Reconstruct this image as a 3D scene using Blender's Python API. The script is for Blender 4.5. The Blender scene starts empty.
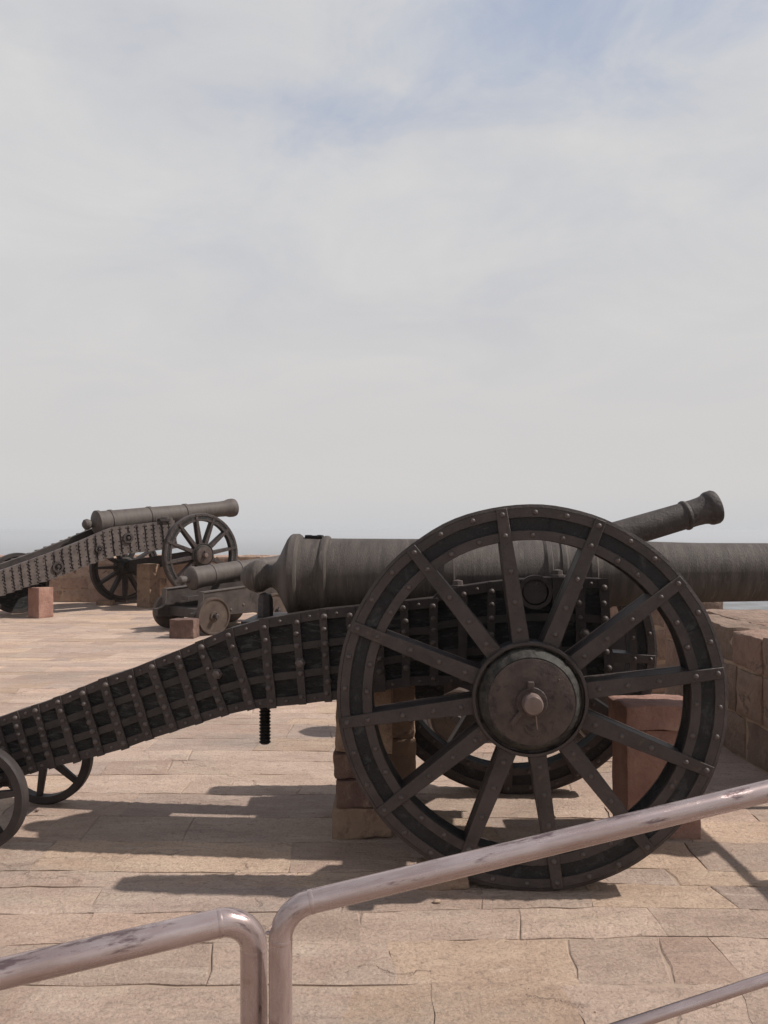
import bpy, bmesh, math, random
from mathutils import Vector, Matrix, noise
R_ = math.radians
rng = random.Random(7)
S = bpy.context.scene
COL = S.collection

# ------------------------------------------------------------------ camera
F, CX, HY, EYE = 796.4, 384.0, 530.0, 1.54
cam_d = bpy.data.cameras.new('camera'); cam = bpy.data.objects.new('camera', cam_d); COL.objects.link(cam)
cam.location = (0, 0, EYE); cam.rotation_euler = (R_(90), 0, 0)
cam_d.lens = 28; cam_d.sensor_width = 36; cam_d.shift_y = (HY - 512) / 1024
cam_d.clip_start = 0.05; cam_d.clip_end = 90000
S.camera = cam
def W(px, py, D):                      # a pixel and a real distance give a point of the place
    return Vector(((px - CX) / F * D, D, EYE - (py - HY) / F * D))

# ------------------------------------------------------------------ sky, sun, exposure
SUN_EL, SUN_ROT = 49.5, 89.0
w = bpy.data.worlds.new('World'); S.world = w; w.use_nodes = True
nt = w.node_tree; nt.nodes.clear()
def N(nt, typ, **kw):
    n = nt.nodes.new(typ)
    for k, v in kw.items():
        if k.startswith('i_'): n.inputs[k[2:].replace('_', ' ')].default_value = v
        else: setattr(n, k, v)
    return n
def math_n(nt, op, a, b=None, c=None, clamp=False):
    n = nt.nodes.new('ShaderNodeMath'); n.operation = op; n.use_clamp = clamp
    for i, v in enumerate((a, b, c)):
        if v is None: continue
        if isinstance(v, (int, float)): n.inputs[i].default_value = v
        else: nt.links.new(v, n.inputs[i])
    return n.outputs[0]
def ramp(nt, fac, stops):
    n = nt.nodes.new('ShaderNodeValToRGB')
    while len(n.color_ramp.elements) < len(stops): n.color_ramp.elements.new(0.5)
    for e, (p, c) in zip(n.color_ramp.elements, stops):
        e.position = p; e.color = (c, c, c, 1) if isinstance(c, (int, float)) else (*c, 1)
    nt.links.new(fac, n.inputs[0]); return n.outputs[0]
def mix(nt, fac, a, b, typ='MIX'):
    n = nt.nodes.new('ShaderNodeMix'); n.data_type = 'RGBA'; n.blend_type = typ
    for i, v in ((0, fac), (6, a), (7, b)):
        if isinstance(v, (int, float)): n.inputs[i].default_value = v
        elif isinstance(v, tuple): n.inputs[i].default_value = (*v, 1)
        else: nt.links.new(v, n.inputs[i])
    return n.outputs[2]
sky = N(nt, 'ShaderNodeTexSky', sky_type='NISHITA', sun_disc=False)
sky.sun_elevation = R_(SUN_EL); sky.sun_rotation = R_(SUN_ROT)
sky.air_density = 1.0; sky.dust_density = 2.5; sky.ozone_density = 1.0; sky.altitude = 300
tc = N(nt, 'ShaderNodeTexCoord'); sp = N(nt, 'ShaderNodeSeparateXYZ'); nt.links.new(tc.outputs['Generated'], sp.inputs[0])
zz = math_n(nt, 'MAXIMUM', sp.outputs[2], 0.0)
den = math_n(nt, 'ADD', zz, 0.22)
u_ = math_n(nt, 'DIVIDE', sp.outputs[0], den); v_ = math_n(nt, 'DIVIDE', sp.outputs[1], den)
cb = N(nt, 'ShaderNodeCombineXYZ'); nt.links.new(u_, cb.inputs[0]); nt.links.new(v_, cb.inputs[1]); cb.inputs[2].default_value = 3.7
n1 = N(nt, 'ShaderNodeTexNoise', i_Scale=1.15, i_Detail=7.0, i_Roughness=0.58, i_Distortion=0.35)
mp = N(nt, 'ShaderNodeMapping'); mp.inputs['Scale'].default_value = (0.95, 1.05, 1); mp.inputs['Rotation'].default_value = (0, 0, R_(-14))
mp.inputs['Location'].default_value = (0.6, 1.9, 0)
nt.links.new(cb.outputs[0], mp.inputs[0]); nt.links.new(mp.outputs[0], n1.inputs['Vector'])
n2 = N(nt, 'ShaderNodeTexNoise', i_Scale=3.4, i_Detail=10.0, i_Roughness=0.62, i_Distortion=0.7)
nt.links.new(mp.outputs[0], n2.inputs['Vector'])
# cover: closed over the plain, opening overhead and in two blue gaps
def smooth(nt, x, a, b, lo=0.0, hi=1.0):
    n = N(nt, 'ShaderNodeMapRange', interpolation_type='SMOOTHSTEP'); nt.links.new(x, n.inputs[0])
    for i, v in enumerate((a, b, lo, hi)): n.inputs[i + 1].default_value = v
    return n.outputs[0]
def lobe(cx, cz, wx, wz):
    dx = math_n(nt, 'MULTIPLY', math_n(nt, 'SUBTRACT', sp.outputs[0], cx), 1 / wx); dz = math_n(nt, 'MULTIPLY', math_n(nt, 'SUBTRACT', zz, cz), 1 / wz)
    q = math_n(nt, 'ADD', math_n(nt, 'MULTIPLY', dx, dx), math_n(nt, 'MULTIPLY', dz, dz))
    g = math_n(nt, 'EXPONENT', math_n(nt, 'MULTIPLY', q, -1.0))
    return math_n(nt, 'MULTIPLY', g, smooth(nt, sp.outputs[1], 0.0, 0.3))
open_ = math_n(nt, 'MAXIMUM', math_n(nt, 'MAXIMUM', smooth(nt, zz, 0.54, 0.72), math_n(nt, 'MULTIPLY', lobe(-0.30, 0.50, 0.16, 0.07), 0.36)), math_n(nt, 'MAXIMUM', lobe(0.22, 0.540, 0.26, 0.095), math_n(nt, 'MULTIPLY', lobe(-0.06, 0.462, 0.30, 0.055), 0.46)))
cov = math_n(nt, 'ADD', math_n(nt, 'MULTIPLY', n1.outputs[0], 0.62), math_n(nt, 'MULTIPLY', n2.outputs[0], 0.38))
cov = math_n(nt, 'SUBTRACT', math_n(nt, 'ADD', math_n(nt, 'MULTIPLY_ADD', cov, 1.9, -0.45), 0.34), math_n(nt, 'MULTIPLY', open_, 0.52))
cov = math_n(nt, 'ADD', cov, smooth(nt, zz, 0.22, 0.44, 0.22, 0.0))
cfac = smooth(nt, cov, 0.26, 0.80, 0.12, 0.97)
CLOUD = 6.45
n3 = N(nt, 'ShaderNodeTexNoise', i_Scale=1.9, i_Detail=9.0, i_Roughness=0.60, i_Distortion=0.6); nt.links.new(mp.outputs[0], n3.inputs['Vector'])
ccol = ramp(nt, n3.outputs[0], [(0.30, (0.88 * CLOUD, 0.895 * CLOUD, 0.955 * CLOUD)), (0.50, (0.985 * CLOUD, 0.985 * CLOUD, 1.0 * CLOUD)), (0.70, (1.09 * CLOUD, 1.075 * CLOUD, 1.06 * CLOUD))])
ccol = mix(nt, smooth(nt, zz, 0.06, 0.40, 0.92, 0.0), ccol, (0.995 * CLOUD, 0.965 * CLOUD, 0.945 * CLOUD))
ccol = mix(nt, smooth(nt, zz, -0.02, 0.060, 1.0, 0.0), ccol, (0.875 * CLOUD, 0.89 * CLOUD, 0.915 * CLOUD))
blue = mix(nt, smooth(nt, zz, 0.52, 0.80, 0.62, 0.0), sky.outputs[0], (4.7, 5.5, 7.2))
out = mix(nt, cfac, blue, ccol)
bg = N(nt, 'ShaderNodeBackground'); bg.inputs[1].default_value = 0.10
nt.links.new(out, bg.inputs[0])
wo = N(nt, 'ShaderNodeOutputWorld'); nt.links.new(bg.outputs[0], wo.inputs[0])

sd = bpy.data.lights.new('sun', 'SUN'); sd.energy = 4.6; sd.angle = R_(0.8); sd.color = (1.0, 0.945, 0.885)
sun = bpy.data.objects.new('sun', sd); COL.objects.link(sun)
e, a = R_(SUN_EL), R_(SUN_ROT)
sun.rotation_euler = Vector((math.sin(a) * math.cos(e), math.cos(a) * math.cos(e), math.sin(e))).to_track_quat('Z', 'Y').to_euler()
sun.location = (20, 0, 25)
S.view_settings.view_transform = 'Standard'; S.view_settings.look = 'None'
S.view_settings.exposure = 0.0; S.view_settings.gamma = 1.0; S.view_settings.use_curve_mapping = False
S.render.engine = 'CYCLES'
S.cycles.use_denoising = True; S.cycles.max_bounces = 6; S.cycles.volume_bounces = 1
S.cycles.sample_clamp_indirect = 6

# ------------------------------------------------------------------ materials
def mat(name, c1, c2, scale=6, rough=0.6, rvar=0.15, bump=0.3, bscale=60, metal=0.0, stretch=(1, 1, 1), c3=None, spot=(0.58, 0.68), sscale=9, bdist=0.004, attr=None, spec=0.3):
    m = bpy.data.materials.new(name); m.use_nodes = True; t = m.node_tree
    b = t.nodes['Principled BSDF']
    tc = N(t, 'ShaderNodeTexCoord'); mp = N(t, 'ShaderNodeMapping'); mp.inputs['Scale'].default_value = stretch
    t.links.new(tc.outputs['Object'], mp.inputs[0])
    n = N(t, 'ShaderNodeTexNoise', i_Scale=scale, i_Detail=7.0, i_Roughness=0.62, i_Distortion=0.3); t.links.new(mp.outputs[0], n.inputs['Vector'])
    c = mix(t, ramp(t, n.outputs[0], [(0.32, 0.0), (0.68, 1.0)]), c1, c2)
    if attr:
        an = N(t, 'ShaderNodeAttribute', attribute_name=attr)
        c = mix(t, 1.0, c, an.outputs[0], 'MULTIPLY')
    if c3:
        n3 = N(t, 'ShaderNodeTexNoise', i_Scale=sscale, i_Detail=9.0, i_Roughness=0.7, i_Distortion=0.6); t.links.new(mp.outputs[0], n3.inputs['Vector'])
        c = mix(t, ramp(t, n3.outputs[0], [(spot[0], 0.0), (spot[1], 1.0)]), c, c3)
    t.links.new(c, b.inputs['Base Color'])
    nb = N(t, 'ShaderNodeTexNoise', i_Scale=bscale, i_Detail=6.0, i_Roughness=0.65); t.links.new(mp.outputs[0], nb.inputs['Vector'])
    bp = N(t, 'ShaderNodeBump', i_Strength=bump, i_Distance=bdist); t.links.new(nb.outputs[0], bp.inputs['Height']); t.links.new(bp.outputs[0], b.inputs['Normal'])
    t.links.new(math_n(t, 'ADD', math_n(t, 'MULTIPLY', n.outputs[0], rvar * 2), rough - rvar), b.inputs['Roughness'])
    b.inputs['Metallic'].default_value = metal; b.inputs['Specular IOR Level'].default_value = spec
    return m
M = {}
M['iron'] = mat('rusted_iron', (0.034, 0.0265, 0.0250), (0.067, 0.053, 0.049), 8, 0.5, 0.14, 0.7, 70, 0.0, c3=(0.098, 0.068, 0.053), spot=(0.59, 0.72), sscale=13, bdist=0.006)
M['strap'] = mat('dark_strap_iron', (0.026, 0.0205, 0.0195), (0.056, 0.044, 0.041), 8, 0.5, 0.14, 0.7, 70, 0.0, c3=(0.085, 0.062, 0.050), spot=(0.60, 0.74), sscale=13, bdist=0.006)
M['band'] = mat('dark_band_iron', (0.022, 0.0175, 0.0165), (0.047, 0.038, 0.035), 8, 0.55, 0.14, 0.7, 70, bdist=0.006)
M['rivet'] = mat('rivet_iron', (0.062, 0.050, 0.046), (0.105, 0.084, 0.076), 30, 0.45, 0.1, 0.3, 150)
M['wood'] = mat('blackened_timber', (0.0065, 0.0063, 0.0062), (0.027, 0.0258, 0.025), 7, 0.6, 0.2, 1.0, 30, stretch=(1, 2, 3), c3=(0.060, 0.061, 0.058), spot=(0.52, 0.66), sscale=11, bdist=0.016, spec=0.25)
M['rimwood'] = mat('blackened_rim_timber', (0.006, 0.006, 0.0065), (0.019, 0.0185, 0.0195), 7, 0.55, 0.2, 1.0, 20, c3=(0.048, 0.048, 0.049), spot=(0.54, 0.68), sscale=12, bdist=0.016, spec=0.3)
M['barrel'] = mat('weathered_gun_metal', (0.058, 0.048, 0.042), (0.110, 0.091, 0.079), 5, 0.58, 0.12, 0.9, 70, 0.0, stretch=(6, 1, 1), c3=(0.155, 0.131, 0.115), spot=(0.55, 0.72), sscale=9, spec=0.22, bdist=0.006)
M['barrel_dark'] = mat('dark_gun_metal', (0.040, 0.033, 0.031), (0.080, 0.066, 0.060), 9, 0.6, 0.12, 1.0, 50, 0.0, c3=(0.115, 0.095, 0.086), spot=(0.54, 0.70), sscale=20, spec=0.25, bdist=0.007)
M['barrel_pale'] = mat('sunlit_gun_metal', (0.068, 0.056, 0.050), (0.118, 0.098, 0.087), 5, 0.65, 0.1, 0.5, 60, 0.0, stretch=(3, 1, 1), c3=(0.045, 0.037, 0.033), spot=(.56,.72), sscale=5)  # paler copy: haze and full sun on the rear barrels put into the colour
M['iron_pale'] = mat('pale_strap_iron', (0.074, 0.059, 0.054), (0.122, 0.099, 0.089), 8, 0.62, 0.1, 0.5, 60, c3=(0.05, 0.039, 0.036), spot=(.55,.7), sscale=6)  # paler strap iron, only on the farthest field cannon
M['rimlight'] = mat('lit_wheel_rim', (0.16, 0.13, 0.11), (0.24, 0.20, 0.17), 12, 0.5, 0.1, 0.4, 60)  # rim coloured paler for the light it catches
M['iron_dim'] = mat('dim_carriage_iron', (0.028, 0.023, 0.022), (0.054, 0.044, 0.041), 8, 0.6, 0.1, 0.4, 60)
M['truck'] = mat('grey_painted_truck', (0.040, 0.032, 0.029), (0.078, 0.063, 0.056), 6, 0.5, 0.12, 0.5, 40, c3=(0.030, 0.024, 0.022), sscale=10)
M['truckwheel'] = mat('brown_cast_wheel', (0.056, 0.040, 0.032), (0.100, 0.074, 0.059), 9, 0.6, 0.12, 0.5, 60)
M['cap'] = mat('hub_plate_iron', (0.046, 0.032, 0.029), (0.092, 0.067, 0.057), 13, 0.48, 0.15, 0.9, 60, c3=(0.024, 0.019, 0.019), spot=(.52,.66), sscale=16, bdist=.006)
M['pinmetal'] = mat('worn_axle_end', (0.13, 0.095, 0.083), (0.20, 0.15, 0.135), 20, 0.42, 0.1, 0.3, 120, 0.2)
M['hubwood'] = mat('weathered_hub_timber', (0.019, 0.018, 0.0165), (0.074, 0.068, 0.059), 9, 0.65, 0.15, 0.8, 40, stretch=(3, 1, 3), c3=(0.012, 0.011, 0.011), spot=(.52,.66), sscale=12, spec=.2)
M['screw'] = mat('black_screw_steel', (0.009, 0.008, 0.008), (0.018, 0.016, 0.015), 20, 0.5, 0.1, 0.3, 100, spec=.2)
M['red'] = mat('red_sandstone', (0.225, 0.121, 0.094), (0.345, 0.204, 0.158), 5, 0.88, 0.08, 1.0, 26, c3=(0.36, 0.26, 0.21), spot=(0.56, 0.74), sscale=4, bdist=0.018)
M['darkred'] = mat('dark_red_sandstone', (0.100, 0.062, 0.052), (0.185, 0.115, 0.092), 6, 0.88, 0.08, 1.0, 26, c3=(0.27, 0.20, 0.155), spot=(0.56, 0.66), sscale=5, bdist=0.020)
M['tan'] = mat('tan_sandstone', (0.200, 0.132, 0.092), (0.315, 0.222, 0.160), 5, 0.9, 0.08, 1.0, 22, c3=(0.135, 0.082, 0.062), spot=(0.53, 0.66), sscale=6, bdist=0.020)
M['wall'] = mat('wall_sandstone', (0.205, 0.140, 0.106), (0.345, 0.245, 0.187), 5, 0.9, 0.06, 1.0, 20, c3=(0.125, 0.088, 0.070), spot=(0.54, 0.68), sscale=5, bdist=0.026, attr='tint')
M['mortar'] = mat('lime_mortar', (0.32, 0.23, 0.165), (0.42, 0.31, 0.225), 12, 0.92, 0.05, 0.8, 60)
M['far_floor'] = M['mortar']

def paving():
    m = bpy.data.materials.new('paving_sandstone'); m.use_nodes = True; t = m.node_tree; b = t.nodes['Principled BSDF']
    tc = N(t, 'ShaderNodeTexCoord')
    def noi(sc, st=(1, 1, 1), det=8.0, ro=0.62, di=0.4):
        mp = N(t, 'ShaderNodeMapping'); mp.inputs['Scale'].default_value = st; t.links.new(tc.outputs['Object'], mp.inputs[0])
        n = N(t, 'ShaderNodeTexNoise', i_Scale=sc, i_Detail=det, i_Roughness=ro, i_Distortion=di); t.links.new(mp.outputs[0], n.inputs['Vector']); return n.outputs[0]
    an = N(t, 'ShaderNodeAttribute', attribute_name='tint')
    big = noi(0.9, (0.5, 1.3, 1)); mid = noi(4.5, (0.6, 1.4, 1)); fine = noi(26, (0.8, 1.2, 1), 10, 0.7)
    c = mix(t, ramp(t, mid, [(0.33, 0.0), (0.67, 1.0)]), (0.385, 0.280, 0.221), (0.500, 0.378, 0.300))
    c = mix(t, 1.0, c, an.outputs[0], 'MULTIPLY')
    stain = ramp(t, math_n(t, 'ADD', math_n(t, 'MULTIPLY', big, 0.7), math_n(t, 'MULTIPLY', mid, 0.3)), [(0.52, 0.0), (0.66, 0.70)])
    c = mix(t, stain, c, (0.240, 0.200, 0.172))
    pale = ramp(t, noi(2.3, (0.5, 1.6, 1)), [(0.57, 0.0), (0.72, 0.5)])
    c = mix(t, pale, c, (0.50, 0.405, 0.300))
    c = mix(t, ramp(t, fine, [(0.34, 0.60), (0.46, 0.0)]), c, (0.230, 0.172, 0.136))
    bed = noi(1.7, (0.9, 4.6, 1), 10.0, 0.70, 1.2)                    # bedding streaks of the split stone
    c = mix(t, ramp(t, bed, [(0.30, 0.55), (0.44, 0.0)]), c, (0.235, 0.185, 0.155))
    c = mix(t, ramp(t, bed, [(0.56, 0.0), (0.70, 0.55)]), c, (0.55, 0.44, 0.35))
    grain = noi(75, (1, 1, 1), 6.0, 0.7, 0.0)
    c = mix(t, 1.0, c, ramp(t, grain, [(0.30, 0.72), (0.50, 1.02), (0.72, 1.16)]), 'MULTIPLY')
    mpv = N(t, 'ShaderNodeMapping'); mpv.inputs['Scale'].default_value = (0.8, 1.15, 1); t.links.new(tc.outputs['Object'], mpv.inputs[0])
    nw = N(t, 'ShaderNodeTexNoise', i_Scale=3.2, i_Detail=7.0, i_Roughness=0.65); t.links.new(tc.outputs['Object'], nw.inputs['Vector'])
    wv = N(t, 'ShaderNodeVectorMath', operation='MULTIPLY_ADD'); t.links.new(nw.outputs['Color'], wv.inputs[0]); wv.inputs[1].default_value = (0.42, 0.42, 0); t.links.new(mpv.outputs[0], wv.inputs[2])
    vo = N(t, 'ShaderNodeTexVoronoi', feature='DISTANCE_TO_EDGE', i_Scale=0.85); t.links.new(wv.outputs[0], vo.inputs['Vector'])
    crack = math_n(t, 'MULTIPLY', ramp(t, vo.outputs['Distance'], [(0.0015, 1.0), (0.007, 0.0)]), ramp(t, noi(1.7), [(0.50, 0.0), (0.56, 1.0)]))
    c = mix(t, math_n(t, 'MULTIPLY', crack, 0.25), c, (0.14, 0.10, 0.08))
    t.links.new(c, b.inputs['Base Color']); b.inputs['Roughness'].default_value = 0.86; b.inputs['Specular IOR Level'].default_value = 0.25
    h = math_n(t, 'ADD', math_n(t, 'MULTIPLY', mid, 1.0), math_n(t, 'MULTIPLY', fine, 0.45))
    h = math_n(t, 'ADD', h, math_n(t, 'MULTIPLY', grain, 0.22))
    h = math_n(t, 'ADD', h, math_n(t, 'MULTIPLY', bed, 0.35))
    h = math_n(t, 'SUBTRACT', h, math_n(t, 'MULTIPLY', crack, 0.2))
    bp = N(t, 'ShaderNodeBump', i_Strength=1.0, i_Distance=0.030); t.links.new(h, bp.inputs['Height']); t.links.new(bp.outputs[0], b.inputs['Normal'])
    return m
M['paving'] = paving()

def pipe_mat():
    m = bpy.data.materials.new('worn_mauve_pipe_paint'); m.use_nodes = True; t = m.node_tree; b = t.nodes['Principled BSDF']
    at = N(t, 'ShaderNodeAttribute', attribute_name='pv')           # along the pipe, up-facing side, flank
    sp = N(t, 'ShaderNodeSeparateXYZ'); t.links.new(at.outputs['Vector'], sp.inputs[0])
    def noi(st, sc, det=8.0, ro=0.65, di=0.0):
        mp = N(t, 'ShaderNodeMapping'); mp.inputs['Scale'].default_value = st; t.links.new(at.outputs['Vector'], mp.inputs[0])
        n = N(t, 'ShaderNodeTexNoise', i_Scale=sc, i_Detail=det, i_Roughness=ro, i_Distortion=di); t.links.new(mp.outputs[0], n.inputs['Vector']); return n.outputs[0]
    base = noi((0.5, 1, 1), 7, 5.0); streak = noi((0.16, 1, 1), 60, 9.0, 0.72); patch = noi((0.30, 1, 1), 14, 10.0, 0.75, 0.3); run = noi((0.10, 1, 1), 110, 4.0)
    c = mix(t, ramp(t, base, [(0.35, 0.0), (0.65, 1.0)]), (0.345, 0.272, 0.258), (0.47, 0.390, 0.378))
    c = mix(t, ramp(t, run, [(0.40, 0.0), (0.62, 0.35)]), c, (0.27, 0.175, 0.145))
    up = math_n(t, 'MULTIPLY', sp.outputs[1], 3.0)                  # paint worn through where hands slide along the top
    wv_ = math_n(t, 'ADD', math_n(t, 'ADD', math_n(t, 'MULTIPLY', streak, 0.62), math_n(t, 'MULTIPLY', patch, 0.38)), up)
    worn = ramp(t, wv_, [(0.568, 0.0), (0.628, 0.88)])
    c = mix(t, worn, c, (0.115, 0.074, 0.078))
    rust = ramp(t, math_n(t, 'ADD', math_n(t, 'MULTIPLY', base, .5), math_n(t, 'MULTIPLY', patch, .5)), [(0.585, 0.0), (0.66, 0.6)])
    c = mix(t, rust, c, (0.20, 0.105, 0.065))
    t.links.new(c, b.inputs['Base Color'])
    t.links.new(math_n(t, 'ADD', math_n(t, 'MULTIPLY', worn, 0.10), math_n(t, 'MULTIPLY_ADD', streak, 0.16, 0.19)), b.inputs['Roughness'])
    b.inputs['Metallic'].default_value = 0.55
    h = math_n(t, 'SUBTRACT', math_n(t, 'MULTIPLY', streak, 0.5), worn)
    bp = N(t, 'ShaderNodeBump', i_Strength=0.22, i_Distance=0.0010); t.links.new(h, bp.inputs['Height']); t.links.new(bp.outputs[0], b.inputs['Normal'])
    return m
M['pipe'] = pipe_mat()

def land_mat():
    m = bpy.data.materials.new('dry_plain'); m.use_nodes = True; t = m.node_tree; b = t.nodes['Principled BSDF']
    g = N(t, 'ShaderNodeNewGeometry'); sp = N(t, 'ShaderNodeSeparateXYZ'); t.links.new(g.outputs['Position'], sp.inputs[0])
    v = N(t, 'ShaderNodeTexVoronoi', i_Scale=0.02); t.links.new(g.outputs['Position'], v.inputs['Vector'])
    n = N(t, 'ShaderNodeTexNoise', i_Scale=0.002, i_Detail=8.0); t.links.new(g.outputs['Position'], n.inputs['Vector'])
    town = mix(t, ramp(t, v.outputs['Distance'], [(0.2, 0.0), (0.7, 1.0)]), (0.19, 0.19, 0.20), (0.07, 0.075, 0.07))
    c = mix(t, ramp(t, n.outputs[0], [(0.42, 0.0), (0.58, 1.0)]), (0.085, 0.085, 0.065), town)
    near = ramp(t, math_n(t, 'MULTIPLY_ADD', sp.outputs[2], 0.02, 1.0), [(0.90, 0.0), (0.99, 1.0)])
    n3 = N(t, 'ShaderNodeTexNoise', i_Scale=14, i_Detail=8.0); t.links.new(g.outputs['Position'], n3.inputs['Vector'])
    bed = mix(t, n3.outputs[0], (0.22, 0.163, 0.125), (0.42, 0.32, 0.245))
    c = mix(t, near, c, bed)
    t.links.new(c, b.inputs['Base Color']); b.inputs['Roughness'].default_value = 0.95
    return m
M['land'] = land_mat()

# ------------------------------------------------------------------ mesh helpers
def frame(axis):
    a = Vector(axis).normalized()
    r = Vector((0, 0, 1)) if abs(a.z) < 0.9 else Vector((1, 0, 0))
    p = a.cross(r).normalized(); q = a.cross(p).normalized()
    return a, p, q
class MB:
    def __init__(s): s.bm = bmesh.new(); s.pv = s.bm.verts.layers.float_vector.new('pv')
    def face(s, vs, mi=0):
        try: f = s.bm.faces.new(vs); f.material_index = mi; return f
        except ValueError: return None
    def prism(s, pts, off, mi=0):
        off = Vector(off); A = [s.bm.verts.new(p) for p in pts]; B = [s.bm.verts.new(Vector(p) + off) for p in pts]
        n = len(A)
        s.face(A, mi); s.face(B[::-1], mi)
        for i in range(n): s.face([A[(i + 1) % n], A[i], B[i], B[(i + 1) % n]], mi)
    def box(s, c, size, mi=0, rot=None):
        c = Vector(c); h = [x / 2 for x in size]; vs = []
        for x in (-1, 1):
            for y in (-1, 1):
                for z in (-1, 1):
                    p = Vector((x * h[0], y * h[1], z * h[2]))
                    if rot: p = rot @ p
                    vs.append(s.bm.verts.new(c + p))
        for q in ((0, 1, 3, 2), (4, 6, 7, 5), (0, 4, 5, 1), (2, 3, 7, 6), (0, 2, 6, 4), (1, 5, 7, 3)): s.face([vs[i] for i in q], mi)
    def lathe(s, prof, o=(0, 0, 0), axis=(1, 0, 0), segs=40, mi=0, closed=False):
        o = Vector(o); a, p, q = frame(axis); rings = []
        for t, r in prof:
            c = o + a * t
            if r < 1e-6: rings.append([s.bm.verts.new(c)])
            else: rings.append([s.bm.verts.new(c + (p * math.cos(k / segs * 2 * math.pi) + q * math.sin(k / segs * 2 * math.pi)) * r) for k in range(segs)])
        pairs = list(zip(rings, rings[1:])) + ([(rings[-1], rings[0])] if closed else [])
        for A, B in pairs:
            if len(A) == 1 and len(B) == 1: continue
            for k in range(segs):
                k2 = (k + 1) % segs
                if len(A) == 1: s.face([A[0], B[k], B[k2]], mi)
                elif len(B) == 1: s.face([A[k], B[0], A[k2]], mi)
                else: s.face([A[k], B[k], B[k2], A[k2]], mi)
        if not closed:
            if len(rings[0]) > 1: s.face(rings[0], mi)
            if len(rings[-1]) > 1: s.face(rings[-1][::-1], mi)
    def tube(s, path, r, segs=20, mi=0):
        path = [Vector(p) for p in path]; n = len(path); prev = None; rings = []; run = rng.uniform(0, 5)
        for i, p in enumerate(path):
            t = (path[min(i + 1, n - 1)] - path[max(i - 1, 0)]).normalized()
            if prev is None: _, a, b = frame(t)
            else:
                a = (prev - t * prev.dot(t)).normalized(); b = t.cross(a)
            prev = a; rr = r[i] if isinstance(r, (list, tuple)) else r
            ring = []
            if i: run += (p - path[i - 1]).length
            for k in range(segs):
                d = a * math.cos(k / segs * 2 * math.pi) + b * math.sin(k / segs * 2 * math.pi)
                v = s.bm.verts.new(p + d * rr); v[s.pv] = (run, d.z * rr, (d.y + 0.6 * d.x) * rr); ring.append(v)
            rings.append(ring)
        for A, B in zip(rings, rings[1:]):
            for k in range(segs): s.face([A[k], B[k], B[(k + 1) % segs], A[(k + 1) % segs]], mi)
        s.face(rings[0], mi); s.face(rings[-1], mi)
    def dome(s, c, nrm, r, h, segs=8, mi=0):
        s.lathe([(-0.003, r), (0, r), (h * 0.6, r * 0.78), (h * 0.93, r * 0.38), (h, 0)], c, nrm, segs, mi)
    def wobble(s, amp, freq=5.0, seed=0.0):       # slight unevenness of hand-made rims
        for v in s.bm.verts:
            q = v.co.normalized() * freq; v.co *= 1 + amp * noise.noise((q.x + seed, q.z, 0.3))
    def build(s, name, mats, parent=None, loc=None, sharp=35, bevel=0):
        bmesh.ops.recalc_face_normals(s.bm, faces=s.bm.faces)
        me = bpy.data.meshes.new(name); s.bm.to_mesh(me); s.bm.free()
        for m in (mats if isinstance(mats, (list, tuple)) else [mats]): me.materials.append(m)
        for p in me.polygons: p.use_smooth = True
        me.set_sharp_from_angle(angle=R_(sharp))
        o = bpy.data.objects.new(name, me); COL.objects.link(o)
        if parent: o.parent = parent
        if loc is not None: o.location = loc
        if bevel:
            b = o.modifiers.new('bevel', 'BEVEL'); b.width = bevel; b.segments = 2; b.limit_method = 'ANGLE'; b.angle_limit = R_(40)
        return o
def tag(o, label, cat, group=None):
    o['label'] = label; o['category'] = cat
    if group: o['group'] = group
    return o
def thing(name, loc, rz, label, cat, group=None):
    o = bpy.data.objects.new(name, None); COL.objects.link(o); o.location = loc; o.rotation_euler = (0, 0, rz); o.empty_display_size = 0.2
    return tag(o, label, cat, group)

# ------------------------------------------------------------------ terrain, air
def rect(x0, y0, x1, y1, z): return [(x0, y0, z), (x1, y0, z), (x1, y1, z), (x0, y1, z)]
mb = MB()
rects = [rect(-14, -6, 3.35, 17.75, -0.0048), rect(-15.5, -7.5, 4.4, 19, -7), rect(-60, -60, 50, 70, -55), rect(-260, -260, 240, 270, -112), rect(-900, -900, 900, 900, -120), rect(-29000, -29000, 29000, 29000, -120)]
rv = [[mb.bm.verts.new(p) for p in r] for r in rects]
mb.face(rv[0])
for A, B in zip(rv, rv[1:]):
    for i in range(4): mb.face([A[i], B[i], B[(i + 1) % 4], A[(i + 1) % 4]])
ter = mb.build('terrain', M['land'], sharp=10); ter['kind'] = 'structure'
mb = MB(); mb.box((0, 0, (3.2 - 121) / 2), (59000, 59000, 124.2))
hz = bpy.data.materials.new('haze_air'); hz.use_nodes = True; t = hz.node_tree; t.nodes.clear()
pv = N(t, 'ShaderNodeVolumePrincipled'); pv.inputs['Density'].default_value = 0.00028; pv.inputs['Color'].default_value = (0.76, 0.782, 0.815, 1); pv.inputs['Anisotropy'].default_value = 0.1
om = N(t, 'ShaderNodeOutputMaterial'); t.links.new(pv.outputs[0], om.inputs['Volume'])
haze = mb.build('haze', hz); haze['kind'] = 'stuff'

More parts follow.
